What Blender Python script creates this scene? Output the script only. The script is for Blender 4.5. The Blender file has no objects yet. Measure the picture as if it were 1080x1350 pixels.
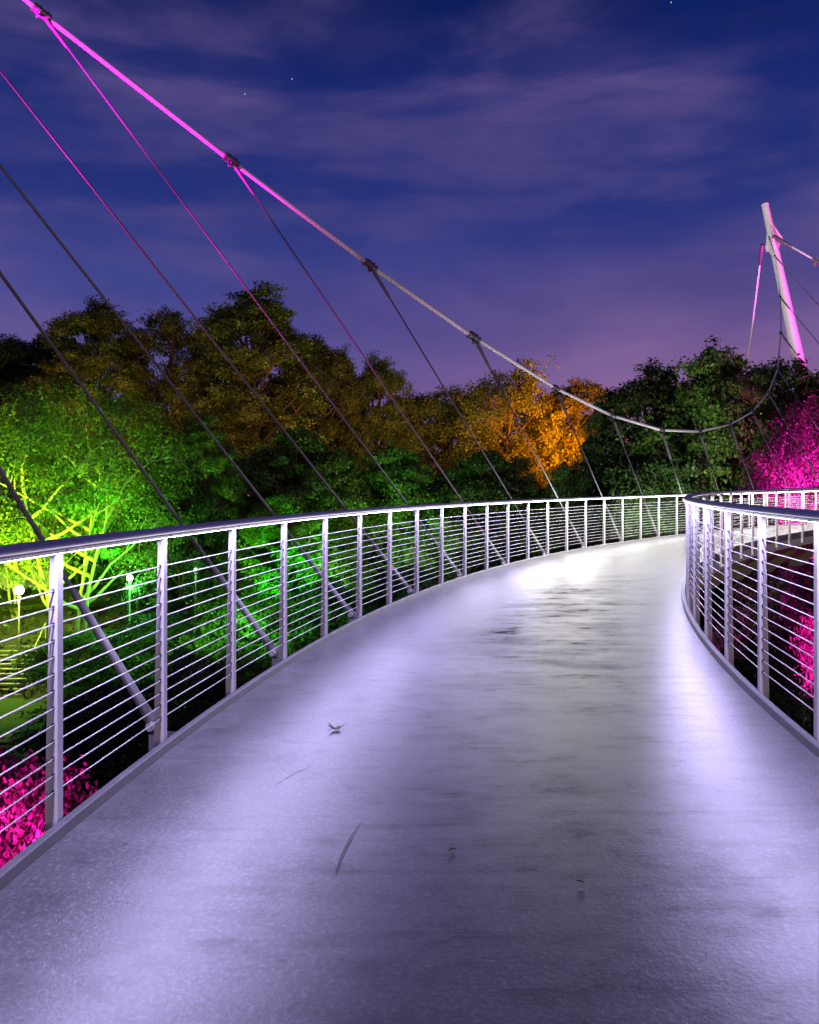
import bpy, math, random
import numpy as np
from mathutils import Vector, Matrix, Euler

# ------------------------------------------------------------------ camera
SC = bpy.context.scene
COL = SC.collection
F, YH, EYE = 1238.7, 700.0, 1.3169          # focal length and horizon row in photo pixels, eye height
cam = bpy.data.cameras.new('camera'); cam_o = bpy.data.objects.new('camera', cam); COL.objects.link(cam_o)
cam.sensor_fit = 'HORIZONTAL'; cam.sensor_width = 36.0; cam.lens = F / 1080 * 36
cam.shift_y = -(675 - YH) / 1080; cam.clip_start = .05; cam.clip_end = 4000
cam_o.location = (0, 0, EYE); cam_o.rotation_euler = (math.pi / 2, 0, 0)
SC.camera = cam_o

# ------------------------------------------------------------------ render and exposure
SC.render.engine = 'CYCLES'
cy = SC.cycles
cy.use_denoising = True
try: cy.denoiser = 'OPENIMAGEDENOISE'
except Exception: pass
cy.max_bounces = 6; cy.diffuse_bounces = 2; cy.glossy_bounces = 3; cy.transmission_bounces = 3; cy.transparent_max_bounces = 4
cy.sample_clamp_indirect = 4.0; cy.sample_clamp_direct = 30
cy.caustics_reflective = False; cy.caustics_refractive = False
SC.view_settings.view_transform = 'Standard'; SC.view_settings.look = 'None'
SC.view_settings.exposure = 0; SC.view_settings.gamma = 1

# ------------------------------------------------------------------ node helper
class NT:
    def __init__(s, tree): s.t = tree; s.n = tree.nodes; s.l = tree.links
    def new(s, typ, **kw):
        nd = s.n.new(typ)
        for k, v in kw.items():
            if k.startswith('i_'):
                key = k[2:].replace('_', ' ')
                nd.inputs[key].default_value = v
            else: setattr(nd, k, v)
        return nd
    def link(s, a, b): s.l.new(a, b)
    def math(s, op, a, b=None, c=None, clamp=False):
        nd = s.n.new('ShaderNodeMath'); nd.operation = op; nd.use_clamp = clamp
        for i, v in enumerate((a, b, c)):
            if v is None: continue
            if isinstance(v, (int, float)): nd.inputs[i].default_value = v
            else: s.l.new(v, nd.inputs[i])
        return nd.outputs[0]
    def mix(s, fac, a, b, blend='MIX'):
        nd = s.n.new('ShaderNodeMix'); nd.data_type = 'RGBA'; nd.blend_type = blend
        for idx, v in ((0, fac), (6, a), (7, b)):
            if isinstance(v, (int, float)): nd.inputs[idx].default_value = v
            elif isinstance(v, (tuple, list)): nd.inputs[idx].default_value = (*v[:3], 1)
            else: s.l.new(v, nd.inputs[idx])
        return nd.outputs[2]
    def ramp(s, fac, stops, interp='LINEAR'):
        nd = s.n.new('ShaderNodeValToRGB'); cr = nd.color_ramp; cr.interpolation = interp
        while len(cr.elements) < len(stops): cr.elements.new(.5)
        for e, (p, c) in zip(cr.elements, stops):
            e.position = p; e.color = (*c, 1) if len(c) == 3 else c
        s.l.new(fac, nd.inputs[0]); return nd.outputs[0]
    def sstep(s, v, lo, hi):
        nd = s.n.new('ShaderNodeMapRange'); nd.interpolation_type = 'SMOOTHSTEP'
        s.l.new(v, nd.inputs[0]); nd.inputs[1].default_value = lo; nd.inputs[2].default_value = hi
        return nd.outputs[0]

def lin(r, g, b):
    f = lambda c: (c / 255 / 12.92) if c / 255 <= .04045 else ((c / 255 + .055) / 1.055) ** 2.4
    return (f(r), f(g), f(b))

# ------------------------------------------------------------------ sky (dusk)
W_ = bpy.data.worlds.new('World'); SC.world = W_; W_.use_nodes = True
w = NT(W_.node_tree); w.n.clear()
out = w.new('ShaderNodeOutputWorld'); bg = w.new('ShaderNodeBackground'); bg.inputs['Strength'].default_value = 1.0
w.link(bg.outputs[0], out.inputs[0])
tc = w.new('ShaderNodeTexCoord'); sep = w.new('ShaderNodeSeparateXYZ'); w.link(tc.outputs['Generated'], sep.inputs[0])
X, Y, Z = sep.outputs
elev = w.math('ARCSINE', Z)                        # radians
grad = w.ramp(w.math('DIVIDE', elev, .62, clamp=True), [
    (0.0, lin(158, 112, 150)), (.15, lin(134, 102, 156)), (.26, lin(104, 92, 156)), (.40, lin(66, 70, 140)),
    (.56, lin(38, 50, 120)), (.70, lin(18, 38, 108)), (.82, lin(7, 28, 88)), (1.0, lin(4, 20, 72))])
# warmer towards the right of the view, near the horizon
side = w.sstep(X, -.25, .35)
low = w.math('SUBTRACT', 1.0, w.sstep(elev, .10, .34))
grad = w.mix(w.math('MULTIPLY', w.math('MULTIPLY', side, low), .50), grad, lin(172, 116, 150))
# wispy cirrus, drawn out along a slant
mp = w.new('ShaderNodeMapping'); mp.inputs['Rotation'].default_value = (0, math.radians(-14), 0)
mp.inputs['Scale'].default_value = (1.6, 1.2, 7.5); w.link(tc.outputs['Generated'], mp.inputs[0])
n1 = w.new('ShaderNodeTexNoise', i_Scale=1.7, i_Detail=7.0, i_Roughness=.56, i_Distortion=.5); w.link(mp.outputs[0], n1.inputs[0])
mp2 = w.new('ShaderNodeMapping'); mp2.inputs['Rotation'].default_value = (0, math.radians(12), 0)
mp2.inputs['Scale'].default_value = (2.2, 2, 5.0); mp2.inputs['Location'].default_value = (3.1, .7, 1.9); w.link(tc.outputs['Generated'], mp2.inputs[0])
n2 = w.new('ShaderNodeTexNoise', i_Scale=1.3, i_Detail=5.0, i_Roughness=.5, i_Distortion=.3); w.link(mp2.outputs[0], n2.inputs[0])
n3 = w.new('ShaderNodeTexNoise', i_Scale=2.6, i_Detail=6.0, i_Roughness=.55, i_Distortion=.4)
mp3 = w.new('ShaderNodeMapping'); mp3.inputs['Rotation'].default_value = (0, math.radians(9), 0); mp3.inputs['Scale'].default_value = (1.3, 1, 6.0)
mp3.inputs['Location'].default_value = (.4, 2.2, .55); w.link(tc.outputs['Generated'], mp3.inputs[0]); w.link(mp3.outputs[0], n3.inputs[0])
c3 = w.math('MULTIPLY', w.sstep(n3.outputs[0], .44, .66), w.math('MULTIPLY', w.sstep(elev, .06, .2), w.math('SUBTRACT', 1.0, w.sstep(elev, .34, .5))))
c1 = w.sstep(n1.outputs[0], .42, .68); c2 = w.sstep(n2.outputs[0], .40, .66)
cl = w.math('MULTIPLY', c1, c2)
cl = w.math('ADD', w.math('MULTIPLY', cl, .62), w.math('MULTIPLY', w.math('POWER', c2, 2.0), .16), clamp=True)
sky = w.mix(cl, grad, lin(104, 88, 146))
sky = w.mix(w.math('MULTIPLY', c3, .40), sky, lin(98, 84, 138))
dark = w.sstep(n2.outputs[0], .36, .52)
sky = w.mix(w.math('MULTIPLY', w.math('SUBTRACT', 1.0, dark), w.math('MULTIPLY', w.sstep(elev, .05, .3), .45)), sky, lin(22, 44, 122))
# a few stars
for px_, py_ in ((323, 124), (385, 104), (885, 3)):
    v = Vector(((px_ - 540) / F, 1, (YH - py_) / F)).normalized()
    d = w.new('ShaderNodeVectorMath', operation='DISTANCE'); w.link(tc.outputs['Generated'], d.inputs[0]); d.inputs[1].default_value = v
    s = w.math('LESS_THAN', d.outputs['Value'], .00055)
    sky = w.mix(s, sky, (.55, .6, .8))
w.link(sky, bg.inputs[0])

# ------------------------------------------------------------------ weak warm glow of the town behind the camera
sun = bpy.data.lights.new('sun', 'SUN'); sun.energy = .30; sun.angle = math.radians(12); sun.color = (1.0, .66, .28)
sun_o = bpy.data.objects.new('sun', sun); COL.objects.link(sun_o)
sun_o.rotation_euler = Vector((-.30, 1.0, -.10)).to_track_quat('-Z', 'Y').to_euler()   # shines into the scene, low
SUN_K = 1.0

def lamp(kind, loc, color, watt, target=None, size=70, blend=.6, soft=.15):
    l = bpy.data.lights.new('flood' if kind == 'SPOT' else 'glow', kind); l.energy = watt; l.color = color
    l.shadow_soft_size = soft
    o = bpy.data.objects.new('flood_light', l); COL.objects.link(o); o.location = loc
    if kind == 'SPOT':
        l.spot_size = math.radians(size); l.spot_blend = blend
        o.rotation_euler = (Vector(target) - Vector(loc)).to_track_quat('-Z', 'Y').to_euler()
    return o

def at(px, py, d):                                  # a point d metres into the scene at a photo pixel
    return Vector(((px - 540) / F * d, d, EYE + (YH - py) / F * d))

# ------------------------------------------------------------------ mesh helpers
def mesh_obj(name, verts, faces, mats, parent=None, smooth=False, mat_idx=None, uv=None):
    me = bpy.data.meshes.new(name)
    me.from_pydata([tuple(v) for v in verts], [], faces)
    for m in (mats if isinstance(mats, (list, tuple)) else [mats]): me.materials.append(m)
    if mat_idx is not None: me.polygons.foreach_set('material_index', mat_idx)
    if smooth: me.polygons.foreach_set('use_smooth', [True] * len(me.polygons))
    if uv is not None:
        ul = me.uv_layers.new(name='UVMap')
        idx = np.empty(len(me.loops), np.int32); me.loops.foreach_get('vertex_index', idx)
        ul.data.foreach_set('uv', np.asarray(uv, np.float32)[idx].ravel())
    me.update()
    o = bpy.data.objects.new(name, me); COL.objects.link(o)
    if parent: o.parent = parent
    return o

class MB:
    """collects primitives into one mesh"""
    def __init__(s): s.v = []; s.f = []; s.m = []
    def add(s, verts, faces, mi=0):
        b = len(s.v); s.v += [tuple(v) for v in verts]; s.f += [tuple(i + b for i in f) for f in faces]; s.m += [mi] * len(faces)
    def box(s, c, d, mi=0, M=None):
        x, y, z = [k / 2 for k in d]
        vs = [Vector((sx * x, sy * y, sz * z)) for sz in (-1, 1) for sy in (-1, 1) for sx in (-1, 1)]
        vs = [(M @ v if M else v) + Vector(c) for v in vs]
        s.add(vs, [(0, 2, 3, 1), (4, 5, 7, 6), (0, 1, 5, 4), (2, 6, 7, 3), (0, 4, 6, 2), (1, 3, 7, 5)], mi)
    def tube(s, pts, r, n=8, mi=0, cap=True):
        pts = [Vector(p) for p in pts]; k = len(pts)
        rs = r if isinstance(r, (list, tuple)) else [r] * k
        vs = []; prev = None
        for i, p in enumerate(pts):
            t = (pts[min(i + 1, k - 1)] - pts[max(i - 1, 0)]).normalized()
            if prev is None:
                a = t.orthogonal().normalized()
            else:
                a = (prev - t * prev.dot(t)).normalized()
            prev = a; b = t.cross(a)
            vs += [p + (a * math.cos(2 * math.pi * j / n) + b * math.sin(2 * math.pi * j / n)) * rs[i] for j in range(n)]
        fs = [(i * n + j, i * n + (j + 1) % n, (i + 1) * n + (j + 1) % n, (i + 1) * n + j) for i in range(k - 1) for j in range(n)]
        if cap: fs += [tuple(reversed(range(n))), tuple(range((k - 1) * n, k * n))]
        s.add(vs, fs, mi)
    def ball(s, c, r, mi=0, n=12, m=8):
        vs = []; fs = []
        rr = r if isinstance(r, (tuple, list)) else (r, r, r)
        for i in range(m + 1):
            th = math.pi * i / m
            for j in range(n):
                ph = 2 * math.pi * j / n
                vs.append((c[0] + rr[0] * math.sin(th) * math.cos(ph), c[1] + rr[1] * math.sin(th) * math.sin(ph), c[2] + rr[2] * math.cos(th)))
        for i in range(m):
            for j in range(n): fs.append((i * n + j, (i + 1) * n + j, (i + 1) * n + (j + 1) % n, i * n + (j + 1) % n))
        s.add(vs, fs, mi)
    def prism(s, poly, h0, h1, axis='z', mi=0):
        n = len(poly)
        vs = [(p[0], p[1], h0) for p in poly] + [(p[0], p[1], h1) for p in poly]
        if axis == 'y': vs = [(v[0], v[2], v[1]) for v in vs]
        fs = [tuple(reversed(range(n))), tuple(range(n, 2 * n))] + [(i, (i + 1) % n, n + (i + 1) % n, n + i) for i in range(n)]
        s.add(vs, fs, mi)
    def obj(s, name, mats, parent=None, smooth=False):
        return mesh_obj(name, s.v, s.f, mats, parent, smooth, s.m)

def auto_smooth(o, ang=40):
    me = o.data
    me.polygons.foreach_set('use_smooth', [True] * len(me.polygons))
    try: me.set_sharp_from_angle(angle=math.radians(ang))
    except Exception: pass

def tag(o, label=None, cat=None, group=None, kind=None):
    if label: o['label'] = label
    if cat: o['category'] = cat
    if group: o['group'] = group
    if kind: o['kind'] = kind
    return o
def empty(name, loc=(0, 0, 0), rz=0, label=None, cat=None, group=None):
    o = bpy.data.objects.new(name, None); COL.objects.link(o); o.location = loc; o.rotation_euler = (0, 0, rz)
    o.empty_display_size = .3
    return tag(o, label, cat, group)
def copy_tree(o, parent=None):
    c = o.copy(); COL.objects.link(c); c.parent = parent
    for ch in list(o.children): copy_tree(ch, c)
    return c

# ------------------------------------------------------------------ materials
def new_mat(name):
    m = bpy.data.materials.new(name); m.use_nodes = True
    t = NT(m.node_tree); b = m.node_tree.nodes['Principled BSDF']
    return m, t, b
def simple(name, col, rough=.5, metal=0, var=.15, scale=6, bump=0.0, bscale=60):
    m, t, b = new_mat(name)
    tc = t.new('ShaderNodeTexCoord')
    n = t.new('ShaderNodeTexNoise', i_Scale=scale, i_Detail=6.0, i_Roughness=.6); t.link(tc.outputs['Object'], n.inputs[0])
    c = t.mix(n.outputs[0], tuple(k * (1 - var) for k in col), tuple(min(1, k * (1 + var)) for k in col))
    t.link(c, b.inputs['Base Color']); b.inputs['Metallic'].default_value = metal
    r = t.math('MULTIPLY_ADD', n.outputs[0], .25, rough - .12); t.link(r, b.inputs['Roughness'])
    if bump:
        n2 = t.new('ShaderNodeTexNoise', i_Scale=bscale, i_Detail=3.0); t.link(tc.outputs['Object'], n2.inputs[0])
        bp = t.new('ShaderNodeBump', i_Strength=bump, i_Distance=.01); t.link(n2.outputs[0], bp.inputs['Height']); t.link(bp.outputs[0], b.inputs['Normal'])
    return m
def emit(name, col, k):
    m, t, b = new_mat(name); b.inputs['Base Color'].default_value = (.8, .8, .8, 1)
    b.inputs['Emission Color'].default_value = (*col, 1); b.inputs['Emission Strength'].default_value = k
    return m

M_post = simple('painted_post', (.57, .56, .58), .38, 0, .10, 9)
M_dark = simple('black_rubber', (.012, .012, .014), .6, 0, .2)
M_rail = simple('handrail_steel', (.50, .49, .53), .34, .8, .12, 14)
M_wire = simple('steel_wire', (.74, .73, .76), .32, .3, .08, 30)
M_kerb = simple('kerb_steel', (.13, .125, .14), .5, .3, .22, 7, .1, 40)
M_fascia = simple('fascia_paint', (.72, .74, .68), .6, 0, .15, 4)
M_soffit = simple('brown_girder_paint', (.34, .15, .10), .6, 0, .3, 3)
M_rib = simple('gusset_paint', (.5, .52, .44), .6, 0, .2, 5)
M_cable = simple('galvanised_cable', (.70, .69, .71), .80, 0, .03, 3)
M_hanger = simple('hanger_steel', (.20, .19, .205), .45, .3, .12, 20)
M_clamp = simple('clamp_iron', (.16, .155, .16), .45, .6, .2, 20)
M_mast = simple('mast_paint', (.66, .64, .60), .5, 0, .1, 2)
M_bark = simple('bark', (.085, .06, .042), .9, 0, .5, 9, .6, 18)
M_barkp = simple('pale_bark', (.22, .20, .12), .8, 0, .35, 9, .4, 18)
M_stone = simple('stone', (.30, .29, .26), .85, 0, .3, 5, .4, 22)
M_pole = simple('lamp_pole_paint', (.02, .02, .02), .6, .1, .2)
M_wall = simple('pavilion_wall', (.28, .27, .24), .8, 0, .2, 3)
M_roof = simple('roof_shingle', (.07, .065, .06), .85, 0, .3, 12)
M_glass = simple('window_glass', (.03, .035, .03), .1, 0, .2)
LED_K = 1.0
M_led_body = simple('led_channel', (.5, .5, .52), .4, .5, .05)
M_led_near = emit('led_lavender', (.60, .53, 1.0), 320 * LED_K)
M_led_mid = emit('led_cool_white', (.74, .69, 1.0), 480 * LED_K)
M_led_far = emit('led_white', (1.0, .98, .93), 580 * LED_K)

for m_ in (M_led_near, M_led_mid, M_led_far): m_.cycles.emission_sampling = 'FRONT'

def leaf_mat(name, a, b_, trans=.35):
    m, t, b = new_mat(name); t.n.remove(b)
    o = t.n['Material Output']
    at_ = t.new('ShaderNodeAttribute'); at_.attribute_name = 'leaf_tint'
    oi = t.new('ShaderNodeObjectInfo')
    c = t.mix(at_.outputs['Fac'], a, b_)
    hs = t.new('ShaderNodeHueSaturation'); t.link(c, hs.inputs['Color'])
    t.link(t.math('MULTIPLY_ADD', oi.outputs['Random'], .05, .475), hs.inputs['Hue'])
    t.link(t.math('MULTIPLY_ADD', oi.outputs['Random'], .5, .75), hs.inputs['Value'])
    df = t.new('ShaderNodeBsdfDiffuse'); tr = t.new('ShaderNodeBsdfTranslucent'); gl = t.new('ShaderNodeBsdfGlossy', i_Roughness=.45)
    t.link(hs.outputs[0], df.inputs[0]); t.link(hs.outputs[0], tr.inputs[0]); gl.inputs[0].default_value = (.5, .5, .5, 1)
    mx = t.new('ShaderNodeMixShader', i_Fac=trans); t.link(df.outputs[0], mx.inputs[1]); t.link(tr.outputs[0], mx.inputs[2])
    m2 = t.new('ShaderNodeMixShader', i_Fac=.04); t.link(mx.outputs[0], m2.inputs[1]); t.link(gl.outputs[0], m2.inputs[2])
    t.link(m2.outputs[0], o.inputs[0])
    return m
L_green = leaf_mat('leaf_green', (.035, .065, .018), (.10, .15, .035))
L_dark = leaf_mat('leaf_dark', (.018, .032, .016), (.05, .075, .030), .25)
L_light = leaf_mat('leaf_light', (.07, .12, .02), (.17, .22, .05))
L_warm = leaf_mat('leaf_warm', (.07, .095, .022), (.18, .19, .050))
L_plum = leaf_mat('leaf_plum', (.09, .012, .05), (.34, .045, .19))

# deck concrete ---------------------------------------------------
def deck_mat():
    m, t, b = new_mat('deck_concrete')
    uv = t.new('ShaderNodeUVMap'); uv.uv_map = 'UVMap'
    sp = t.new('ShaderNodeSeparateXYZ'); t.link(uv.outputs[0], sp.inputs[0]); S, V = sp.outputs[0], sp.outputs[1]
    def noise(sx, sy, scale, det=6.0, rough=.6, dist=0.0, off=0):
        mp = t.new('ShaderNodeMapping'); mp.inputs['Scale'].default_value = (sx, sy, 1); mp.inputs['Location'].default_value = (off, off * 1.7, 0)
        t.link(uv.outputs[0], mp.inputs[0])
        n = t.new('ShaderNodeTexNoise', i_Scale=scale, i_Detail=det, i_Roughness=rough, i_Distortion=dist); t.link(mp.outputs[0], n.inputs[0])
        return n.outputs[0]
    streak = noise(2.3, .8, 1.25, 6.0, .55, 0.0)              # brushed across the walkway
    blotch = noise(.55, 1.0, .9, 6.0, .56, 0.0, 5)
    grain = noise(1, 1, 48, 5.0, .68)
    lump = noise(1, 1, 9, 4.0, .6)
    fine = noise(1, 1, 190, 2.0, .6)
    # damp patch in the middle, plus light falloff between the LED rails painted in
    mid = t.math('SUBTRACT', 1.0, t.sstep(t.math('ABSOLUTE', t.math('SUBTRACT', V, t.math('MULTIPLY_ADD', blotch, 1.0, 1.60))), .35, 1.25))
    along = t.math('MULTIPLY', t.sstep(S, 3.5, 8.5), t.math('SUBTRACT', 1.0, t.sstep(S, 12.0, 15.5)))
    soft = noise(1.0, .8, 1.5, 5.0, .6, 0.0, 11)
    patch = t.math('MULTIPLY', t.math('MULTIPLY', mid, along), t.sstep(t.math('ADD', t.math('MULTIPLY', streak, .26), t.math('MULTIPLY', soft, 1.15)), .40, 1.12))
    centre_dim = t.math('MULTIPLY', mid, t.math('MULTIPLY_ADD', t.sstep(t.math('ADD', t.math('MULTIPLY', streak, .6), t.math('MULTIPLY', blotch, .7)), .45, .85), .55, .45))
    base = t.ramp(t.math('ADD', t.math('MULTIPLY', streak, .55), t.math('MULTIPLY', blotch, .45)),
                  [(.32, (.060, .058, .064)), (.50, (.110, .107, .114)), (.68, (.165, .162, .17))])
    base = t.mix(t.math('MULTIPLY', t.sstep(grain, .50, .66), .55), base, (.06, .058, .065))
    base = t.mix(t.math('MULTIPLY', t.math('SUBTRACT', 1.0, t.sstep(grain, .36, .48)), .55), base, (.27, .265, .28))
    base = t.mix(t.math('MULTIPLY', centre_dim, .90), base, (.030, .028, .034))
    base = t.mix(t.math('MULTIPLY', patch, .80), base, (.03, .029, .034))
    mott = noise(1.5, 1.0, 4.2, 7.0, .66, 0.0, 3); scr = noise(9.0, .35, 1.6, 5.0, .6, 0.0, 8)
    base = t.mix(t.math('MULTIPLY', t.sstep(mott, .46, .68), .45), base, (.045, .043, .05))
    base = t.mix(t.math('MULTIPLY', t.sstep(scr, .54, .70), .22), base, (.04, .038, .045))
    vo = t.new('ShaderNodeTexVoronoi', i_Scale=2.1); vo.voronoi_dimensions = '2D'; t.link(uv.outputs[0], vo.inputs[0])
    wn = t.new('ShaderNodeSeparateColor'); t.link(vo.outputs['Color'], wn.inputs[0])
    spk = t.math('MULTIPLY', t.math('LESS_THAN', t.math('ADD', vo.outputs['Distance'], t.math('MULTIPLY', grain, .035)), t.math('MULTIPLY', wn.outputs[0], .045)), .8)
    base = t.mix(spk, base, (.02, .018, .018))
    # grime along the kerbs
    e0 = t.math('SUBTRACT', 1.0, t.sstep(V, .0, .10)); e1 = t.sstep(V, 3.37, 3.47)
    edge = t.math('MULTIPLY', t.math('MAXIMUM', e0, e1), t.sstep(noise(4, 4, 2.5, 5), .40, .62))
    base = t.mix(t.math('MULTIPLY', edge, .6), base, (.10, .085, .07))
    t.link(base, b.inputs['Base Color'])
    rg = t.math('MAXIMUM', .281, t.math('ADD', t.math('ADD', t.math('MULTIPLY_ADD', streak, .34, .06), t.math('MULTIPLY', lump, .06)), t.math('MULTIPLY', patch, .22)))
    t.link(t.math('SUBTRACT', t.math('MULTIPLY_ADD', soft, 1.4, .42), t.math('ADD', t.math('ADD', t.math('MULTIPLY', patch, .85), t.math('MULTIPLY', centre_dim, .48)), t.math('ADD', t.math('MULTIPLY', t.sstep(mott, .42, .66), .40), t.math('MULTIPLY', t.sstep(scr, .50, .68), .22))), clamp=True), b.inputs['Specular IOR Level'])
    t.link(rg, b.inputs['Roughness'])
    
    hgt = t.math('ADD', t.math('ADD', t.math('MULTIPLY', grain, .8), t.math('MULTIPLY', fine, .4)), t.math('MULTIPLY', lump, .6))
    bp = t.new('ShaderNodeBump', i_Strength=.45, i_Distance=.004); t.link(hgt, bp.inputs['Height'])
    bp2 = t.new('ShaderNodeBump', i_Strength=.02, i_Distance=.006); t.link(streak, bp2.inputs['Height']); t.link(bp.outputs[0], bp2.inputs['Normal'])
    t.link(bp2.outputs[0], b.inputs['Normal'])
    return m
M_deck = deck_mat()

def ground_mat():
    m, t, b = new_mat('ground_soil')
    tc = t.new('ShaderNodeTexCoord')
    n = t.new('ShaderNodeTexNoise', i_Scale=.35, i_Detail=9.0, i_Roughness=.65); t.link(tc.outputs['Object'], n.inputs[0])
    n2 = t.new('ShaderNodeTexNoise', i_Scale=9.0, i_Detail=5.0); t.link(tc.outputs['Object'], n2.inputs[0])
    c = t.mix(t.sstep(n.outputs[0], .4, .6), (.030, .035, .016), (.055, .048, .030))
    c = t.mix(n2.outputs[0], c, (.02, .024, .012)); t.link(c, b.inputs['Base Color']); b.inputs['Roughness'].default_value = .95
    bp = t.new('ShaderNodeBump', i_Strength=.8, i_Distance=.15); t.link(n2.outputs[0], bp.inputs['Height']); t.link(bp.outputs[0], b.inputs['Normal'])
    return m
M_ground = ground_mat()
M_lawn = simple('mown_grass', (.055, .12, .025), .95, 0, .4, 5, .6, 30)

# ------------------------------------------------------------------ bridge geometry: an arc that climbs
G_, CX, CYY, R, WID, S_, A0, BANK = .0433, 39.61, .9164, 41.19, 3.478, 1.2567, .0721, .024
DA = S_ / R
DECK = -.045
def P(r, a, z=0.0):
    return Vector((CX - r * math.cos(a), CYY + r * math.sin(a), G_ * R * a + BANK * (R - r) + z))
RI = R - WID
A_START, N_POST = A0 - 5 * DA, 48
A_END = A_START + (N_POST - 1) * DA
def arc(n_per=4): return [A_START + (A_END - A_START) * i / ((N_POST - 1) * n_per) for i in range((N_POST - 1) * n_per + 1)]
LAST = [None]
def sweep(name, prof, r0, sgn, mats, parent=None, al=None, closed=True, smooth=False, uv=False, cap=True):
    """profile (towards deck, up) swept along the arc; sgn=-1: deck lies at smaller radius"""
    al = al or arc(); k = len(prof); vs = []; uvs = []
    for a in al:
        for (d, z) in prof:
            r = r0 + sgn * d; vs.append(P(r, a, z)); uvs.append((a * R, R - r))
    fs = []
    for i in range(len(al) - 1):
        for j in range(k if closed else k - 1):
            q = (i * k + j, i * k + (j + 1) % k, (i + 1) * k + (j + 1) % k, (i + 1) * k + j)
            fs.append(q if sgn > 0 else tuple(reversed(q)))
    if closed and cap: fs += [tuple(range(k)), tuple(reversed(range((len(al) - 1) * k, len(al) * k)))]
    o = mesh_obj(name, vs, fs, mats, parent, smooth, uv=uvs if uv else None)
    LAST[0] = o
    return o

bridge = empty('footbridge', P(R, A_START, 0) * 0, 0, 'curved pale concrete footbridge deck sweeping right with steel kerbs', 'footbridge')
nx = 22
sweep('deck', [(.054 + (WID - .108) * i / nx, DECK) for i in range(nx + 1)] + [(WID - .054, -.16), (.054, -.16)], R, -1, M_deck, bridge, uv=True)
for r0, sg in ((R, -1), (RI, 1)):
    sweep('kerb', [(-.002, -.165), (-.002, -.006), (.004, 0), (.034, 0), (.040, -.005), (.046, DECK + .003), (.046, -.10), (.02, -.165)], r0 + sg * .036, sg, M_kerb, bridge)
    sweep('fascia', [(-.002, -.36), (-.002, -.1655), (.05, -.1655), (.05, -.36)], r0 + sg * .036, sg, M_fascia, bridge)
# brown tapering box girder under the deck
sweep('girder', [(.10, -.17), (.10, -.34), (WID * .40, -1.02), (WID * .60, -1.02), (WID - .10, -.34), (WID - .10, -.17)], R, -1, M_soffit, bridge)
for i in range(3, N_POST, 2):                       # gusset ribs
    a = A_START + (i + .35) * DA; rb = MB(); w_ = .03 / R * .5
    for r0, sg in ((R, -1), (RI, 1)):
        rb = MB(); poly = [(.11, -.365), (.25, -.365), (1.30, -.88), (1.30, -1.10), (.95, -1.10)]
        vs = [P(r0 + sg * d, a + q * .05 / R, z) for q in (-1, 1) for d, z in poly]; n = len(poly)
        rb.add(vs, [tuple(range(n)), tuple(reversed(range(n, 2 * n)))] + [(j, n + j, n + (j + 1) % n, (j + 1) % n) for j in range(n)])
        rb.obj('rib', M_rib, bridge)

# ------------------------------------------------------------------ railings
CAB_Z = [.11 + .0692 * i for i in range(13)]
def make_post():
    b = MB()
    # flange towards the walkway and a web that deepens towards the foot
    b.box((-.006, 0, .40), (.012, .052, 1.396))
    b.prism([(-.0125, -.30), (-.0125, 1.098), (-.040, 1.098), (-.062, .05), (-.062, -.30)], -.007, .007, 'y')
    b.box((-.045, 0, 1.0955), (.075, .06, .008))
    for z in CAB_Z:                                  # black ferrules where the wires pass
        b.tube([(-.024, -.013, z), (-.024, .013, z)], .0085, 8, 1)
    o = b.obj('post', [M_post, M_dark]); return o
post0 = make_post()
used = [False]
def railing(r0, sg, label):
    t = empty('guard_railing', (0, 0, 0), 0, label, 'railing', 'railings of the footbridge')
    off = -.030                                       # posts stand just outside the kerb
    for i in range(N_POST):
        a = A_START + i * DA
        p = post0 if not used[0] else post0.copy()
        if used[0]: COL.objects.link(p)
        used[0] = True
        p.parent = t; p.location = P(r0 - sg * off, a, 0); p.rotation_euler = (0, 0, -a if sg < 0 else math.pi - a)
    c = -.015 - off
    prof = [(c - .046, 1.100), (c - .054, 1.112), (c - .054, 1.128), (c - .042, 1.146), (c - .016, 1.154), (c + .016, 1.154), (c + .042, 1.146),
            (c + .054, 1.130), (c + .054, 1.119), (c + .048, 1.117), (c + .030, 1.1015), (c + .024, 1.100)]
    auto_smooth(sweep('handrail', prof, r0, sg, M_rail, t), 50)
    for i in range(N_POST - 1):                      # one LED strip to each bay, let into the lower edge of the handrail
        a = A_START + i * DA; g = .012 / R
        al = [a + g + (DA - 2 * g) * k / 3 for k in range(4)]
        k = i - 5
        m = M_led_near if k < 8 else M_led_mid if k < 12 else M_led_far
        if k < 9: pf = [(c + .0440, 1.0992), (c + .0310, 1.0960)]
        else: pf = [(c + .0500, 1.1090), (c + .0330, 1.0965)]
        sweep('led_strip', pf + [(c + .028, 1.104), (c + .044, 1.112)], r0, sg, [M_led_body, m], t, al)
        o = LAST[0]
        if o.data.polygons[0].normal.z > 0: o.data.flip_normals()     # the lit face looks down at the deck
        o.data.polygons.foreach_set('material_index', [1 if j % 4 == 0 and j < 12 else 0 for j in range(len(o.data.polygons))])
    for z in CAB_Z:
        b = MB(); b.tube([P(r0 - sg * (off + .024), A_START + i * DA, z) for i in range(N_POST)], .0034, 6)
        b.obj('rail_wire', M_wire, t, True)
    return t
railing(R, -1, 'long steel wire railing on the outer side of the curve, lit under its handrail')
railing(RI, 1, 'steel wire railing on the inner side, bending sharply out of sight to the right')

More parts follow.
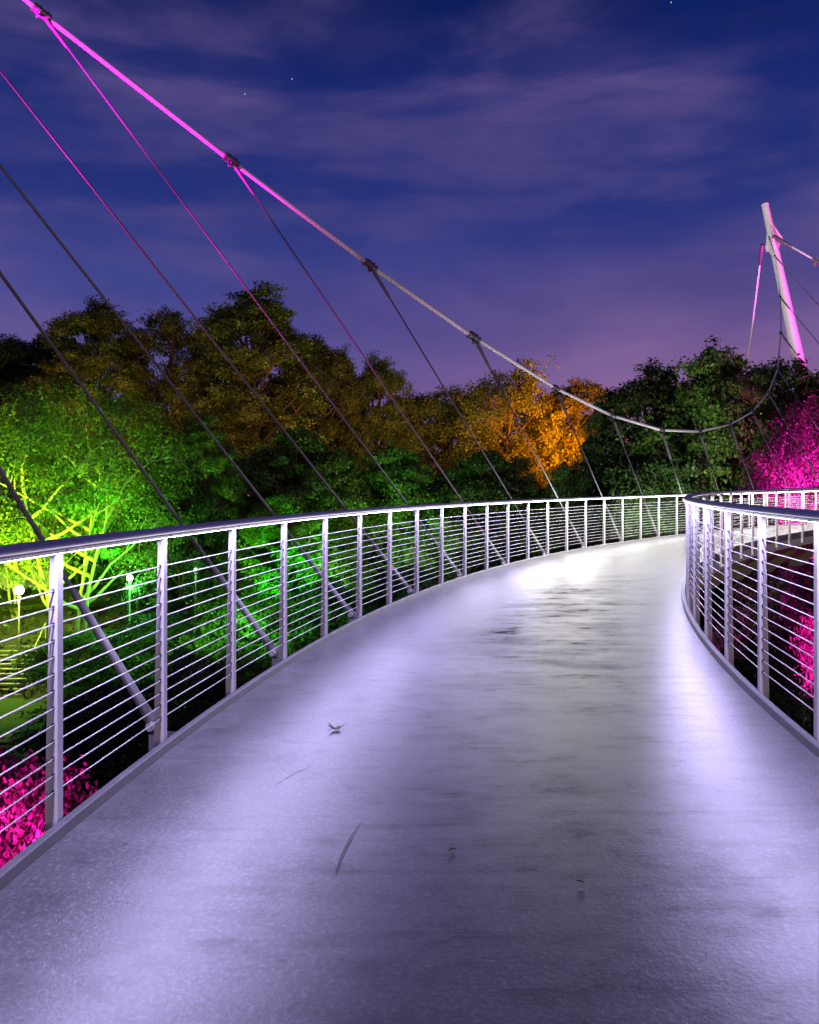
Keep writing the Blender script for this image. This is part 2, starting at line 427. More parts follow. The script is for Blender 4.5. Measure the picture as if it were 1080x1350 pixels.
# ------------------------------------------------------------------ main cable, clamps and hangers
CPX = {5: (55, 17), 6: (305, 212), 7: (488, 350), 8: (625, 445), 9: (733, 512), 10: (807, 548), 11: (872, 567), 12: (922, 569),
       13: (962, 560), 14: (992, 543), 15: (1013, 518), 16: (1025, 487), 17: (1030, 440), 18: (1029, 392), 19: (1022, 338)}
def kangle(k): return A0 + (2 * k - 1) * DA
def klow(k): return P(R + .16, kangle(k) + .42 / R, -.09)
clampP = {}
for k, (qx, qy) in CPX.items():
    a = kangle(k); L = P(R + .12, a, -.05); o0, o1 = -math.cos(a), math.sin(a); u = (qx - 540) / F
    t_ = (u * L.y - L.x) / (o0 - u * o1); d = L.y + o1 * t_
    clampP[k] = at(qx, qy, d)
for k, t_, z_ in ((4, 11.6, 13.3), (3, 15.4, 16.3), (2, 19.0, 19.3), (1, 20.5, 20.0)):   # out of the picture, up to the near mast
    a = kangle(k); L = P(R + .12, a, -.05); clampP[k] = Vector((L.x - math.cos(a) * t_, L.y + math.sin(a) * t_, L.z + z_))
# make the near hangers run along the lines seen in the photo
for k, (qx, qy) in {4: (0, 93), 3: (0, 218), 2: (0, 360), 1: (0, 620)}.items():
    L = klow(k); q = ((qx - 540) / F, (YH - qy) / F)
    a = kangle(k); o0, o1 = -math.cos(a), math.sin(a)
    t_ = (q[0] * L.y - L.x) / (o0 - q[0] * o1); d = L.y + o1 * t_
    v = at(qx, qy, d) - L
    span = (clampP[k] - L); s_ = math.hypot(span.x, span.y) / math.hypot(v.x, v.y)
    clampP[k] = L + v * s_
head = at(1014, 311, 56.6)
seq = [clampP[k] for k in range(3, 20)] + [head]
mc = empty('main_cable', (0, 0, 0), 0, 'thick suspension cable swooping down from the top corner, magenta where lit', 'cable')
b = MB(); b.tube(seq, [.050 if k < 9 else .040 if k < 13 else .024 if k < 16 else .030 for k in range(3, 20)] + [.034], 12); b.obj('cable', M_cable, mc, True)
def clamp_mesh(p, along, down, parent, sc=1.0):
    t = along.normalized(); dn = (down - t * down.dot(t)).normalized(); sd = t.cross(dn)
    b = MB()
    b.tube([p - t * .17 * sc, p + t * .17 * sc], .092 * sc, 12)
    b.tube([p - t * .20 * sc, p - t * .15 * sc], .105 * sc, 12); b.tube([p + t * .15 * sc, p + t * .20 * sc], .105 * sc, 12)
    M = Matrix((t, dn, sd)).transposed()
    b.box(p - dn * .10 * sc, (.26 * sc, .10 * sc, .10 * sc), 0, M)
    for q in (-.09, .09):
        b.tube([p + t * q * sc - dn * .10 * sc - sd * .085 * sc, p + t * q * sc - dn * .10 * sc + sd * .085 * sc], .022 * sc, 6)
    b.box(p + dn * .14 * sc, (.12 * sc, .20 * sc, .035 * sc), 0, M)
    b.tube([p + dn * .19 * sc - sd * .07 * sc, p + dn * .19 * sc + sd * .07 * sc], .03 * sc, 8)
    return b.obj('cable_clamp', M_clamp, parent)
ORD = ['first', 'second', 'third', 'fourth', 'fifth', 'sixth', 'seventh', 'eighth', 'ninth', 'tenth', 'eleventh', 'twelfth', 'thirteenth',
       'fourteenth', 'fifteenth', 'sixteenth', 'seventeenth', 'eighteenth', 'nineteenth', 'twentieth']
def hanger(top, low, label):
    h = empty('hanger_cable', low, 0, label, 'hanger cable', 'hangers from the main cable to the deck edge')
    v = (top - low); d = v.normalized(); Ln = v.length
    b = MB(); b.tube([d * .75, d * (Ln - .45)], .0165, 8); b.obj('strand', M_hanger, h, True)
    b = MB(); b.tube([d * .12, d * .30, d * .95, d * 1.02], [.034, .029, .025, .0165], 10); b.tube([d * .0, d * .14], [.038, .042], 10)
    auto_smooth(b.obj('lower_socket', M_hanger, h))
    b = MB(); b.tube([d * (Ln - .95), d * (Ln - .88), d * (Ln - .42), d * (Ln - .2)], [.020, .034, .040, .048], 10); auto_smooth(b.obj('upper_socket', M_hanger, h))
    a = math.atan2(-(low.y - CYY), -(low.x - CX)); n_ = Vector((CX - low.x, CYY - low.y, 0)).normalized(); sd = Vector((0, 0, 1)).cross(n_)
    b = MB()
    for q in (-.045, .045):
        M = Matrix((n_, sd, Vector((0, 0, 1)))).transposed()
        b.box(n_ * .05 + sd * q + Vector((0, 0, -.10)), (.20, .018, .22), 0, M)
    b.tube([sd * -.075 + d * .07, sd * .075 + d * .07], .026, 8)
    b.obj('anchor_bracket', M_post, h)
for k in range(1, 20):
    if k in clampP:
        t_ = (clampP[k + 1] if k < 19 else head) - (clampP[k - 1] if k > 3 else clampP[k] * 2 - clampP[4])
        if k > 2: clamp_mesh(clampP[k], t_, klow(k) - clampP[k], mc, .86 if k < 9 else .62)
        hanger(clampP[k], klow(k), 'slanting steel hanger to the deck edge, the %s counted from the nearest' % ORD[k - 1])

# ------------------------------------------------------------------ far mast
mast = empty('mast', at(1114, 762, 51.5), 0, 'tall pale tapering mast leaning left above the trees, lit magenta low down', 'mast')
base = mast.location.copy(); top = at(1009, 271, 58.0)
def rel(v): return v - base
N = 12; pts = [rel(base + (top - base) * (i / N)) for i in range(N + 1)]
rad = [.50 - .0235 * i for i in range(N + 1)]
b = MB(); b.tube(pts, rad, 20); auto_smooth(b.obj('shaft', M_mast, mast))
def on(fr): return base + (top - base) * fr
ax = (top - base).normalized(); h0 = on(.925)
b = MB()
for d, sz, fr in ((Vector((1, .1, 0)), .52, .905), (Vector((-.8, .6, 0)), .36, .885), (Vector((-.25, -1, 0)), .45, .90)):
    d = (d - ax * d.dot(ax)).normalized(); sd = d.cross(ax).normalized(); o_ = on(fr)
    n = [(0, 1.15), (.19, 1.0), (sz * .75 + .1, .25), (sz + .12, -.05), (sz + .12, -.32), (sz * .6 + .1, -.42), (.2, -1.0), (0, -1.1)]
    vs = [rel(o_ + d * x + ax * y + sd * q) for q in (-.06, .06) for x, y in n]; k = len(n)
    b.add(vs, [tuple(reversed(range(k))), tuple(range(k, 2 * k))] + [(j, (j + 1) % k, k + (j + 1) % k, k + j) for j in range(k)])
b.obj('lug_plate', M_mast, mast)
b = MB(); b.tube([rel(top - ax * .02), rel(top + ax * .06)], .235, 16); b.obj('cap', M_mast, mast)
# stays of the far mast
def stay(name, pts, label, r=.055, clamp=None):
    s = empty(name, pts[0], 0, label, 'stay cable')
    b = MB(); b.tube([p - pts[0] for p in pts], r, 10); b.obj('strand', M_cable, s, True)
    d = (pts[1] - pts[0]).normalized()
    b = MB(); b.tube([-d * .15, d * .3, d * 1.2, d * 1.35], [.13, .14, .09, .055], 12); auto_smooth(b.obj('socket', M_clamp, s))
    if clamp is not None:
        c = clamp_mesh(Vector((0, 0, 0)), d, Vector((0, 0, -1)), s, 1.3); c.location = clamp - pts[0]
    return s
stay('back_stay', [at(1005, 325, 58.4), at(990, 448, 64.0), at(950, 720, 78.0)], 'magenta back stay dropping left of the mast into the trees', .05)
q1 = at(1077, 344, 55.0)
stay('side_cable', [at(1022, 313, 56.8), q1, at(1180, 432, 54.0), at(1330, 560, 52)], 'magenta cable running down to the right from the mast head', .06, q1)

# ------------------------------------------------------------------ terrain
def sm(x, a, b_):
    t = min(1, max(0, (x - a) / (b_ - a))); return t * t * (3 - 2 * t)
def hz(x, y):
    z = -9.5
    z += 4.0 * sm(y, 20, 33) * (1 - .75 * sm(x, -13, -4))
    z += 2.6 * sm(y, 38, 47) * (1 - sm(x, -8, 0)) + 3.5 * sm(y, 34, 70)
    z += 5.0 * sm(y, 80, 160)
    z += 7.0 * sm(-y, 4, 14)
    z += .25 * math.sin(x * .31 + y * .17) * math.cos(y * .23 - x * .11)
    return z
def axis(lo, hi, core0, core1, fine, n_out):
    a = list(np.linspace(core0, core1, int((core1 - core0) / fine) + 1))
    l = [core0 - (core0 - lo) * (i / n_out) ** 2 for i in range(n_out, 0, -1)]; h_ = [core1 + (hi - core1) * (i / n_out) ** 2 for i in range(1, n_out + 1)]
    return l + a + h_
xs = axis(-900, 900, -60, 70, 1.5, 14); ys = axis(-400, 2200, -20, 110, 1.5, 14)
vs = [(x, y, hz(x, y)) for y in ys for x in xs]; nX = len(xs)
fs = [(j * nX + i, j * nX + i + 1, (j + 1) * nX + i + 1, (j + 1) * nX + i) for j in range(len(ys) - 1) for i in range(nX - 1)]
gr = mesh_obj('ground', vs, fs, M_ground, None, True); tag(gr, kind='structure')
# lit lawn beside the steps
lx = [-24 + i * .6 for i in range(19)]; ly = [31.5 + j * .5 for j in range(14)]
vs = []; 
for y in ly:
    for i, x in enumerate(lx):
        edge = .5 * math.sin(y * 1.7) if i == len(lx) - 1 else 0
        vs.append((x + edge, y, hz(x + edge, y) + .05))
n = len(lx)
lawn = mesh_obj('lawn', vs, [(j * n + i, j * n + i + 1, (j + 1) * n + i + 1, (j + 1) * n + i) for j in range(len(ly) - 1) for i in range(n - 1)], M_lawn, None, True)
tag(lawn, kind='structure')

# ------------------------------------------------------------------ trees
def leaves_mesh(name, centers, normals, size, mat, rng, parent=None, obj=True, asp=.62):
    n = len(centers)
    c = np.asarray(centers, np.float32); nr = np.asarray(normals, np.float32)
    nr = nr + rng.normal(0, .50, (n, 3)); nr /= np.linalg.norm(nr, axis=1, keepdims=True) + 1e-9
    t = rng.normal(0, 1, (n, 3)); t -= nr * (t * nr).sum(1, keepdims=True); t /= np.linalg.norm(t, axis=1, keepdims=True) + 1e-9
    bt = np.cross(nr, t)
    s = (size * rng.uniform(.6, 1.35, (n, 1)))
    v = np.empty((n, 4, 3), np.float32)
    v[:, 0] = c - t * s * .5; v[:, 1] = c + bt * s * asp * .5 + nr * s * .07; v[:, 2] = c + t * s * .5; v[:, 3] = c - bt * s * asp * .5 + nr * s * .07
    me = bpy.data.meshes.new(name)
    me.vertices.add(n * 4); me.vertices.foreach_set('co', v.ravel())
    me.loops.add(n * 4); me.loops.foreach_set('vertex_index', np.arange(n * 4, dtype=np.int32))
    me.polygons.add(n); me.polygons.foreach_set('loop_start', np.arange(0, n * 4, 4, dtype=np.int32))
    try: me.polygons.foreach_set('loop_total', np.full(n, 4, np.int32))
    except Exception: pass
    me.materials.append(mat)
    at_ = me.attributes.new('leaf_tint', 'FLOAT', 'FACE'); at_.data.foreach_set('value', rng.uniform(0, 1, n).astype(np.float32))
    me.update(calc_edges=True); me.validate()
    return me

def grow(seed, H, Wd, base_fr, n_lobes, n_cl, n_leaf, leaf, lobe_r=(.17, .27), cl_r=.085, stems=1, shape='oval', flat=.8):
    """one tree: returns trunk MB and leaf mesh data. Lobes of leaf sprays on limbs; sizes are fractions of the width."""
    rng = np.random.default_rng(seed); rd = random.Random(seed)
    b = MB(); cs = []; ns = []
    zc = H * (base_fr + 1) / 2; hh = H * (1 - base_fr) / 2
    trunks = []
    for s in range(stems):
        ang = 2 * math.pi * s / stems + rd.random(); lean = 0 if stems == 1 else Wd * .22
        pts = [Vector((0, 0, -.6))]; K = 7
        for i in range(1, K + 1):
            f = i / K
            pts.append(Vector((math.cos(ang) * lean * f + rd.uniform(-1, 1) * H * .012, math.sin(ang) * lean * f + rd.uniform(-1, 1) * H * .012, H * .80 * f)))
        r0 = H * .016 / math.sqrt(stems)
        b.tube(pts, [r0 * (1.25 if i == 0 else 1) * (1 - .80 * i / K) for i in range(K + 1)], 8); trunks.append(pts)
    for i in range(n_lobes):
        # points on an ellipsoid, golden spiral with jitter
        u = (i + .5) / n_lobes; zz = 1 - 1.75 * u; ph = i * 2.39996 + rd.uniform(-.5, .5)
        rr = math.sqrt(max(0, 1 - zz * zz)) if shape == 'oval' else (1 - .55 * max(0, zz)) * math.sqrt(max(0, 1 - zz * zz))
        k = rd.uniform(.52, .80)
        lr = Wd * rd.uniform(*lobe_r) * (.8 if zz > .6 else 1)
        c = Vector((math.cos(ph) * rr * Wd / 2 * k, math.sin(ph) * rr * Wd / 2 * k, zc + zz * hh * rd.uniform(.72, .9)))
        tp = trunks[i % stems]
        zs = max(H * base_fr * .7, min(c.z - (c.xy.length) * .7, H * .72)); f = max(0, zs / (H * .80)) * (len(tp) - 1); j = min(int(f), len(tp) - 2)
        s0 = tp[j].lerp(tp[j + 1], f - j)
        m1 = s0.lerp(c, .5) + Vector((rd.uniform(-1, 1), rd.uniform(-1, 1), rd.uniform(-.2, .8))) * Wd * .035
        rl = H * .0055
        b.tube([s0, s0.lerp(m1, .5) + Vector((0, 0, -.01 * H)), m1, c], [rl * 1.2, rl, rl * .75, rl * .4], 6, cap=False)
        for q in range(n_cl):
            v = rng.normal(0, 1, 3); v /= np.linalg.norm(v); 
            if v[2] < -.35: v[2] *= -.6
            cc = np.array(c) + v * lr * np.array([1, 1, flat]) * rd.uniform(.60, 1.0)
            if rd.random() < .55:
                b.tube([m1.lerp(c, rd.uniform(.4, 1)), (Vector(cc) + c) / 2 + Vector((0, 0, .1)), Vector(cc)], [rl * .38, rl * .28, rl * .1], 4, cap=False)
            rc = Wd * cl_r * rd.uniform(.6, 1.35)
            nl = int(n_leaf * rd.uniform(.6, 1.4))
            # three to six small sprays in every cluster
            for sprays in range(rd.randint(3, 6)):
                sc = cc + rng.normal(0, 1, 3) * rc * .55 * np.array([1, 1, .7])
                m = nl // 4
                p = sc + rng.normal(0, 1, (m, 3)) * rc * .36 * np.array([1, 1, .62])
                cs.append(p); nv = p - np.array(c); nv /= np.linalg.norm(nv, axis=1, keepdims=True) + 1e-6
                nv[:, 2] += .35; ns.append(nv)
    return b, np.concatenate(cs), np.concatenate(ns), leaf, rng, H, Wd

PROTO = {}
def proto(key, *a, **k):
    g = grow(*a, **k); PROTO[key] = dict(g=g, mesh={}, trunk={})
def place_tree(kind, loc, height, width, rz, leafm, barkm, label, group, name='tree', cat='tree'):
    pr = PROTO[kind]; b, cs, ns, leaf, rng, H, Wd = pr['g']
    if leafm.name not in pr['mesh']: pr['mesh'][leafm.name] = leaves_mesh('crown', cs, ns, leaf, leafm, np.random.default_rng(7))
    o = empty(name, loc, rz, label, cat, group)
    sx = width / Wd; sz = height / H; o.scale = (sx, sx, sz)
    c = bpy.data.objects.new('crown', pr['mesh'][leafm.name]); COL.objects.link(c); c.parent = o
    if barkm.name not in pr['trunk']:
        me = bpy.data.meshes.new('trunk'); me.from_pydata(b.v, [], b.f); me.materials.append(barkm)
        me.polygons.foreach_set('use_smooth', [True] * len(me.polygons)); me.update(); pr['trunk'][barkm.name] = me
    tr = bpy.data.objects.new('trunk', pr['trunk'][barkm.name]); COL.objects.link(tr); tr.parent = o
    return o

proto('broad', 11, 20, 13, .16, 58, 9, 200, .215, (.10, .17), .055)
proto('tall', 23, 22, 10, .14, 62, 9, 180, .20, (.11, .19), .06)
proto('loose', 37, 19, 12, .28, 24, 10, 180, .21, (.13, .22), .07)
proto('dense', 41, 16, 13, .08, 62, 8, 190, .21, (.09, .15), .05)
proto('open', 57, 12, 10, .25, 20, 10, 190, .115, (.14, .22), .08, stems=3)
proto('bush', 61, 7, 5.6, .06, 26, 12, 110, .125, (.15, .25), .09, stems=3)
proto('spray', 73, 8, 3.2, .50, 20, 10, 60, .10, (.15, .24), .10, stems=2)

def T(kind, px, top, d, wpx, leafm, label, group=None, rz=None, bark=None, name='tree', cat='tree', zb=None):
    p = at(px, top, d); zb = hz(p.x, p.y) if zb is None else zb
    rz = (px * 1.7 + d) % 6.28 if rz is None else rz
    return place_tree(kind, (p.x, p.y, zb - .1), p.z - zb, wpx / F * d, rz, leafm, bark or M_bark, label, group, name, cat)

G1 = 'woods across the valley'
# back row, left to right
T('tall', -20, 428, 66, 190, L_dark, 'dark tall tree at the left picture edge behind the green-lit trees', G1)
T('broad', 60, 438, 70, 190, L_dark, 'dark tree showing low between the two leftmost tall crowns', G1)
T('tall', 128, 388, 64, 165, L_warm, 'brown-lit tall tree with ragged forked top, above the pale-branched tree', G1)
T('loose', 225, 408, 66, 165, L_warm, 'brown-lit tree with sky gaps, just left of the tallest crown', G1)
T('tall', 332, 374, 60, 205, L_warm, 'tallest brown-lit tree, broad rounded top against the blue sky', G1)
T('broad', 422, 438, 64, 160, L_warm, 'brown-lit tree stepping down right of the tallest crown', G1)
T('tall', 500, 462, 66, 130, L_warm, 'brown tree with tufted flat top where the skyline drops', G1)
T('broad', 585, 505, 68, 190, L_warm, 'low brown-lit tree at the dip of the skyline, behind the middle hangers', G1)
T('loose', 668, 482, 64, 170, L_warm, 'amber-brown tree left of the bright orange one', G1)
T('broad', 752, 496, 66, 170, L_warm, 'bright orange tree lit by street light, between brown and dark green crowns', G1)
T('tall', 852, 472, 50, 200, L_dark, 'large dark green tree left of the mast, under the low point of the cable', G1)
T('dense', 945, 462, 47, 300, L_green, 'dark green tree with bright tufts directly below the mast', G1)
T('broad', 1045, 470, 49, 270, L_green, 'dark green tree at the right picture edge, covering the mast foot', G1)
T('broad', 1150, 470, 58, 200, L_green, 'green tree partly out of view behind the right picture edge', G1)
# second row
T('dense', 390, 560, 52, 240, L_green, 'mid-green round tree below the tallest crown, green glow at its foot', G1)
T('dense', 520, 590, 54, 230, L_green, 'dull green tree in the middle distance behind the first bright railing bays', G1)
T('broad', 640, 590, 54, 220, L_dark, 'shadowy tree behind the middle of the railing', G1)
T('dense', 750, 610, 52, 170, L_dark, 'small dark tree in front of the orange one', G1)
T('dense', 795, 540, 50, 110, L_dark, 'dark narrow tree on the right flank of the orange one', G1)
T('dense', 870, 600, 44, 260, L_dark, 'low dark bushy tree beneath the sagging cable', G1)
G2 = 'floodlit trees beside the park lamps'
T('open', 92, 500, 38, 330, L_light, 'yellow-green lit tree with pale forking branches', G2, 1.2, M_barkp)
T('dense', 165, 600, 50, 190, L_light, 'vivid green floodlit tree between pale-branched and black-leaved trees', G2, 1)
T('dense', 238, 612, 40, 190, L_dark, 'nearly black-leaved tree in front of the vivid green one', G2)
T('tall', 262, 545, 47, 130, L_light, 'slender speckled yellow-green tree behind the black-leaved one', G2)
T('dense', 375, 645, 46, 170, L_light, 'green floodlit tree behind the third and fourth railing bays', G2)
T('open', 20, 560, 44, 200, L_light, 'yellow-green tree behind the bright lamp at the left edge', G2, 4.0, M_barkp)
# understorey on the banks (each a shrub)
G3 = 'shrubs on the river bank'
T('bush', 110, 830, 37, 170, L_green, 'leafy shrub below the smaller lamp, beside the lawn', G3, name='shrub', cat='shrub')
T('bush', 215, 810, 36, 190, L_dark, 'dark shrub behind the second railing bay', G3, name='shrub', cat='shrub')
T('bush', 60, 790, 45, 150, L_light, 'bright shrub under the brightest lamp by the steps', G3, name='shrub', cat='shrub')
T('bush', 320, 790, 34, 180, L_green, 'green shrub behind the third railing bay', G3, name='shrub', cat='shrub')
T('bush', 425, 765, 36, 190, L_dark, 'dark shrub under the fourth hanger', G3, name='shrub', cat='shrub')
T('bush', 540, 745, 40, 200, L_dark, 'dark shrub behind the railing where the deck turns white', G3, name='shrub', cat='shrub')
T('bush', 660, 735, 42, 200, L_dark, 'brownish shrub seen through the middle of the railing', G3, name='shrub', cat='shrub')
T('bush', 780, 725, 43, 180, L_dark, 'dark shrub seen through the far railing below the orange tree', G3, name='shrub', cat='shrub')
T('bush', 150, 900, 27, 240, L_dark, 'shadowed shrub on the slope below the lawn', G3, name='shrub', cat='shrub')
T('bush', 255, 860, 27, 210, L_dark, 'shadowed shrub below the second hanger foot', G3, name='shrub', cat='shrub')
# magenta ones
G4 = 'magenta floodlit trees'
T('spray', 45, 985, 12.5, 230, L_plum, 'small tree lit hot pink under the near end of the railing', G4, 2.0)
T('spray', -45, 955, 14, 220, L_plum, 'darker pink-lit tree at the lower left picture edge', G4, 4.0)
T('open', 1076, 528, 40, 205, L_plum, 'bright magenta tree beside the mast foot', G4, .6)
T('open', 1190, 520, 43, 220, L_plum, 'magenta tree at the right edge above the railing', G4, 2.6)
T('bush', 1060, 735, 34, 90, L_plum, 'pink-lit shrub under the far arm of the bridge', G4, name='shrub', cat='shrub')
T('bush', 1085, 800, 30, 110, L_plum, 'crimson-lit shrub low behind the inner railing', G4, name='shrub', cat='shrub')
T('bush', 1000, 760, 36, 150, L_dark, 'dark shrub seen through the inner railing', G3, name='shrub', cat='shrub')
T('bush', 1010, 850, 26, 160, L_dark, 'shadowed shrub low on the slope inside the curve', G3, name='shrub', cat='shrub')

# low ground cover everywhere on the banks: uncountable
rng = np.random.default_rng(5)
n = 60000
gx = rng.uniform(-40, 45, n); gy = rng.uniform(18, 80, n)
keep = ~((gx > -24.5) & (gx < -12.5) & (gy > 31) & (gy < 38.5))
gx, gy = gx[keep], gy[keep]; n = len(gx)
patch = np.sin(gx * .55 + 1.3 * np.sin(gy * .21)) * np.cos(gy * .47) * .35 + .45
gz = np.array([hz(a, b_) for a, b_ in zip(gx, gy)]) + rng.uniform(0, 1, n) ** 1.5 * np.maximum(.1, patch) * 1.3
me = leaves_mesh('undergrowth', np.stack([gx, gy, gz], 1), np.tile([0, -.4, 1.0], (n, 1)), .30, L_dark, rng)
ug = bpy.data.objects.new('undergrowth', me); COL.objects.link(ug); tag(ug, 'dark low undergrowth covering the river banks', 'undergrowth', None, 'stuff')
# far woods, one mass behind everything
cs = []; 
for i in range(520):
    x = rng.uniform(-75, 95); y = rng.uniform(84, 110); z = hz(x, y) + rng.uniform(.5, 9.5) ; r = rng.uniform(1.2, 2.8)
    cs.append(np.array([x, y, z]) + rng.normal(0, 1, (130, 3)) * r * np.array([.6, .6, .5]))
for i in range(420):
    x = rng.uniform(-60, 60); y = rng.uniform(82, 92); z = hz(x, y) + rng.uniform(6, 13.5); r = rng.uniform(1.0, 2.2)
    cs.append(np.array([x, y, z]) + rng.normal(0, 1, (120, 3)) * r * np.array([.6, .6, .5]))
cs = np.concatenate(cs); me = leaves_mesh('far_woods', cs, np.tile([0, -1, .4], (len(cs), 1)), .5, L_dark, rng)
fw = bpy.data.objects.new('far_woods', me); COL.objects.link(fw); tag(fw, 'far dark woods closing the valley behind the separate trees', 'woods', None, 'stuff')

# ------------------------------------------------------------------ park: steps, lamps, pavilion
M_globe = emit('lamp_globe', (1.0, 1.0, .55), 12)
M_globe2 = emit('lamp_globe_green', (.75, 1.0, .75), 40)
def park_lamp(px, py, d, label, col, watt, globe, r=.2):
    p = at(px, py, d); z = hz(p.x, p.y); o = empty('park_lamp', (p.x, p.y, z), 0, label, 'park lamp', 'park lamps'); h = p.z - z
    b = MB(); b.tube([(0, 0, -.3), (0, 0, .35), (0, 0, .4), (0, 0, h - r - .1)], [.10, .09, .05, .032], 10); b.tube([(0, 0, h - r - .12), (0, 0, h - r + .02)], [.05, .11], 10)
    b.obj('pole', M_pole, o, True)
    b = MB(); b.ball((0, 0, h), r, 0, 16, 10); g = b.obj('globe', globe, o, True)
    b = MB(); b.tube([(0, 0, h - r * 1.15), (0, 0, h - r * .86)], [.05, r * .55], 12); b.obj('collar', M_pole, o)
    lamp('POINT', p - Vector((0, 0, r + .14)), col, watt, soft=.2)
park_lamp(25, 778, 40.5, 'brightest white globe park lamp above the stone steps', (.72, 1.0, .10), 1600, M_globe, .21)
park_lamp(171, 762, 37.5, 'smaller globe park lamp glowing greenish among the leaves', (.15, 1.0, .15), 900, M_globe2, .12)
park_lamp(258, 751, 36.3, 'faintest park lamp, a pinprick behind the black-leaved tree', (.3, 1.0, .3), 60, M_globe2, .05)
# steps climbing to the left
st0 = at(22, 912, 38.6); st = empty('stone_steps', (st0.x, st0.y, hz(st0.x, st0.y)), 0, 'stone steps climbing the bank beside the lit lawn', 'steps')
b = MB()
for i in range(11):
    b.box((-1.0 - .05 * i, .36 * i, .155 * i + .0), (2.6, .40, .05)); b.box((-1.0 - .05 * i, .36 * i + .06, .155 * i - .10), (2.5, .30, .15))
b.obj('flight', M_stone, st)
b = MB(); b.tube([(.35, -.1, .95), (-.25, 3.7, 2.55)], .035, 8)
for f in (0, .33, .66, 1): p0 = Vector((.35, -.1, .95)).lerp(Vector((-.25, 3.7, 2.55)), f); b.tube([p0, p0 - Vector((0, 0, 1.0))], .025, 6)
b.obj('handrail', M_barkp, st)
# small pavilion behind the lamp
pv0 = at(18, 832, 47); pv = empty('pavilion', (pv0.x - .5, pv0.y + 1.5, hz(pv0.x, pv0.y)), .2, 'small dim pavilion with dark windows behind the brightest lamp', 'pavilion')
b = MB(); b.box((0, 0, 1.4), (5.0, 3.0, 3.2)); b.obj('wall', M_wall, pv)
b = MB(); b.prism([(-2.9, 3.003), (2.9, 3.003), (0, 4.3)], -1.9, 1.9, 'y'); b.obj('roof', M_roof, pv)
for xw in (-1.6, 0, 1.6):
    b = MB(); b.box((xw, -1.53, 1.7), (1.0, .06, 1.5)); wn = b.obj('window', M_glass, pv)
    b = MB()
    for q in (-.53, .53): b.box((xw + q, -1.56, 1.7), (.07, .1, 1.65))
    for q in (-.79, .79): b.box((xw, -1.56, 1.7 + q), (.99, .1, .07))
    b.obj('frame', M_wall, wn)

# ------------------------------------------------------------------ litter on the deck
def on_deck(px, py, lift=.004):
    """point on the deck seen at a photo pixel"""
    z = 0
    for _ in range(30):
        d = F * (EYE - z) / (py - YH); x = (px - 540) / F * d
        r = math.hypot(CX - x, d - CYY); a = math.atan2(d - CYY, CX - x); z = P(r, a, DECK).z
    return Vector((x, d, z + lift))
M_leaf = simple('dry_leaf', (.16, .12, .08), .8, 0, .3, 30)
p = on_deck(443, 963); b = MB()
star = []
for i in range(10):
    a = 2 * math.pi * i / 10; r = .058 if i % 2 == 0 else .02
    star.append(Vector((math.cos(a) * r, math.sin(a) * r, .006 + (.030 if i % 2 == 0 else 0) * (1.0 if i in (0, 4, 6) else .4))))
vs = [Vector((0, 0, .006))] + star; fs = [(0, 1 + i, 1 + (i + 1) % 10) for i in range(10)]
vs2 = [v - Vector((0, 0, .0015)) for v in vs]; b.add(vs + vs2, fs + [tuple(11 + q for q in reversed(f)) for f in fs] + [(1 + i, 12 + i, 12 + (i + 1) % 10, 1 + (i + 1) % 10) for i in range(10)])
b.tube([(0, 0, .006), (-.03, -.05, .012), (-.04, -.085, .004)], .0018, 5)
o = b.obj('fallen_leaf', M_leaf); o.location = p; tag(o, 'curled dry star-shaped leaf lying on the left half of the deck', 'leaf')
def twig(x0, y0, x1, y1, r, label, bend=.012):
    p0, p1 = on_deck(x0, y0), on_deck(x1, y1); b = MB(); d = (p1 - p0); sd = Vector((-d.y, d.x, 0)).normalized()
    b.tube([Vector((0, 0, r)), d * .3 + sd * bend * .8 + Vector((0, 0, r)), d * .65 + sd * bend + Vector((0, 0, r)), d + Vector((0, 0, r * .6))], [r * .5, r, r * .9, r * .3], 6)
    o = b.obj('twig', M_bark); o.location = p0; tag(o, label, 'twig', 'twigs lying on the deck')
twig(442, 1152, 476, 1086, .0022, 'long thin dark twig on the near deck left of centre')
twig(362, 1038, 408, 1012, .0012, 'hair-thin pale stalk on the deck below the dry leaf')
twig(592, 1125, 602, 1121, .004, 'short dark twig scrap near the middle of the deck')
twig(760, 1163, 768, 1168, .003, 'tiny dark twig scrap on the right half of the deck')

# ------------------------------------------------------------------ coloured floodlights of the park, with added fill spots among them
def ground_at(px, d): p = at(px, 800, d); return Vector((p.x, p.y, hz(p.x, p.y) + 1.3))
GREEN = (.03, 1.0, .03); YG = (.25, 1.0, .03); MAG = (1.0, .04, .62); ORA = (1.0, .27, .0)
lamp('SPOT', at(150, 730, 45.5), GREEN, 9000, at(165, 640, 51), 110)
lamp('SPOT', at(190, 860, 29.5), (.25, 1.0, .05), 1500, at(215, 830, 36), 120)  # added fill for the dark shrubs behind the railing
lamp('SPOT', at(330, 800, 31), (.12, 1.0, .05), 1500, at(340, 790, 36), 120)
lamp('SPOT', at(385, 790, 41.5), GREEN, 4500, at(380, 660, 47), 110)
lamp('SPOT', at(470, 760, 42), (.30, 1.0, .12), 2600, at(470, 600, 54), 110)  # added dim fill for the second row of trees, next line too
lamp('SPOT', at(560, 740, 44), (.7, 1.0, .25), 2600, at(580, 600, 55), 110)
lamp('SPOT', ground_at(268, 41.5), YG, 9000, at(268, 600, 47), 70)
lamp('SPOT', at(75, 800, 30), YG, 10000, at(85, 600, 39), 80)
lamp('SPOT', at(5, 790, 33), (.60, 1.0, .03), 14000, at(25, 600, 44), 90)
lamp('SPOT', ground_at(330, 36), (.15, 1, .05), 6000, at(350, 640, 55), 80)
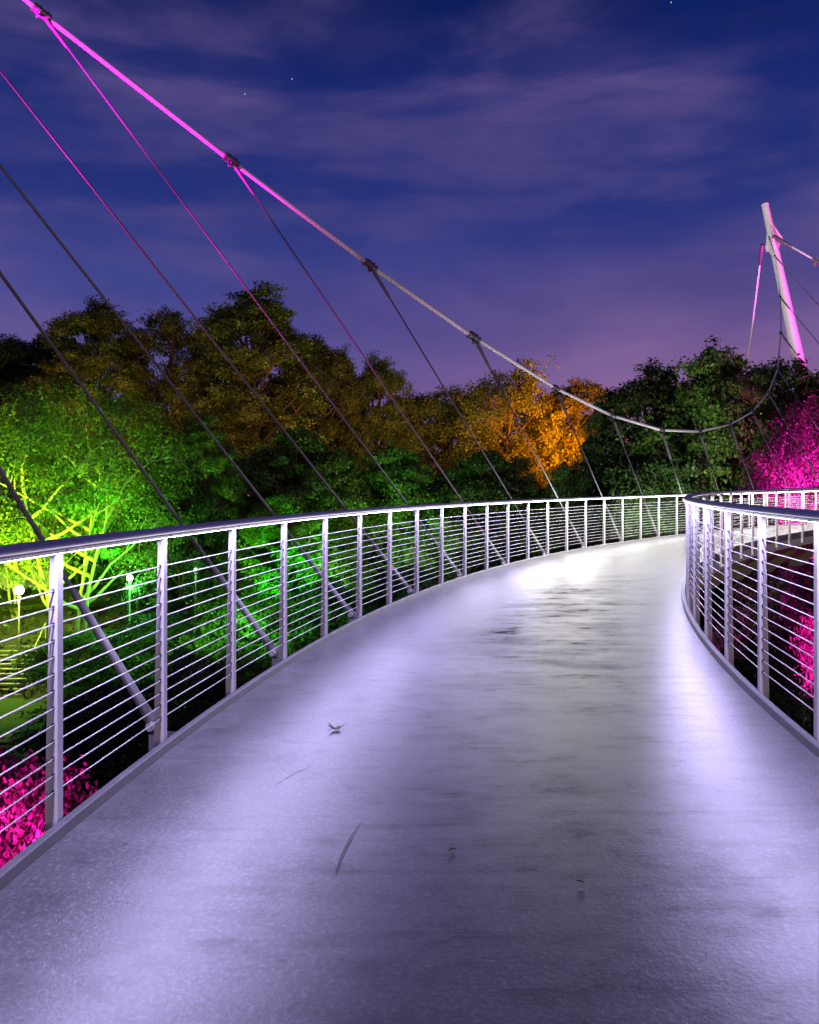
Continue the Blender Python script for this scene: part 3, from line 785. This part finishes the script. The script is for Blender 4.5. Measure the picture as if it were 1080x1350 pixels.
lamp('SPOT', at(800, 600, 55), ORA, 33000, at(765, 545, 66), 95, .8, .5)
lamp('SPOT', at(690, 600, 57), ORA, 3000, at(680, 540, 66), 100, .8, .5)
# magenta at the masts and in the shrubs below
m0 = P(R + 11, kangle(3), 0); 
lamp('SPOT', (-14.5, 13.0, 7.0), (1.0, .010, .80), 60000, clampP[5] + Vector((.2, .1, 0)), 45, .8)
for sx in (-2.2, 2.2): lamp('SPOT', base + Vector((sx, -1.0, 3.0)), (1.0, .04, .72), 26000, on(.48), 34)
lamp('SPOT', base + Vector((-.8, -3.0, 3.0)), (1.0, .98, .95), 22000, on(.85), 40)
lamp('SPOT', (-16.5, 13.8, 17.0), (1.0, .95, .97), 80000, on(.80), 13, .6)  # added white spot, source unseen, brightening the far mast from the front
lamp('SPOT', at(1068, 760, 35.3), MAG, 36000, at(1098, 610, 40.5), 56)
lamp('SPOT', at(1075, 905, 27), MAG, 5000, at(1075, 770, 33), 100)
lamp('SPOT', at(-60, 1190, 9.5), MAG, 2200, at(30, 1040, 12.6), 100)
lamp('SPOT', base + Vector((3.5, -2.5, 7.0)), (1.0, .03, .75), 30000, q1, 60)
# added warm spots among the trees, no street lamps seen, brightening the back row
for px_, py_, d_, k_ in ((70, 560, 56, 500), (170, 560, 54, 700), (320, 560, 49, 700), (430, 560, 53, 600), (520, 570, 57, 500), (610, 580, 59, 450)):
    lamp('SPOT', at(px_, py_ + 10, d_), (1.0, .52, .09), k_ * 2.0, at(px_, py_ - 110, d_ + 9), 130, .9, .5)
# added cool spots, no lamp seen there, lifting the dark trees right of centre
lamp('SPOT', at(860, 690, 36), (.62, 1.0, .36), 6500, at(850, 545, 48), 70)
lamp('SPOT', ground_at(660, 36), (.7, 1.0, .35), 7000, at(640, 600, 54), 100)
lamp('SPOT', (-14.5, 13.0, 7.0), (1.0, .010, .70), 12000, clampP[4].lerp(klow(4), .55), 38, .7)
# added spots at the deck edge, no fittings there, brightening the low main cable
for k_ in (7.9, 9.2, 11):
    a_ = kangle(k_); lamp('SPOT', P(R + .35, a_, .15), (.97, .90, 1.0), 380, P(R + (1.0 if k_ > 8 else 2.4), a_ - .02, 5.0), 100, .8, .12)
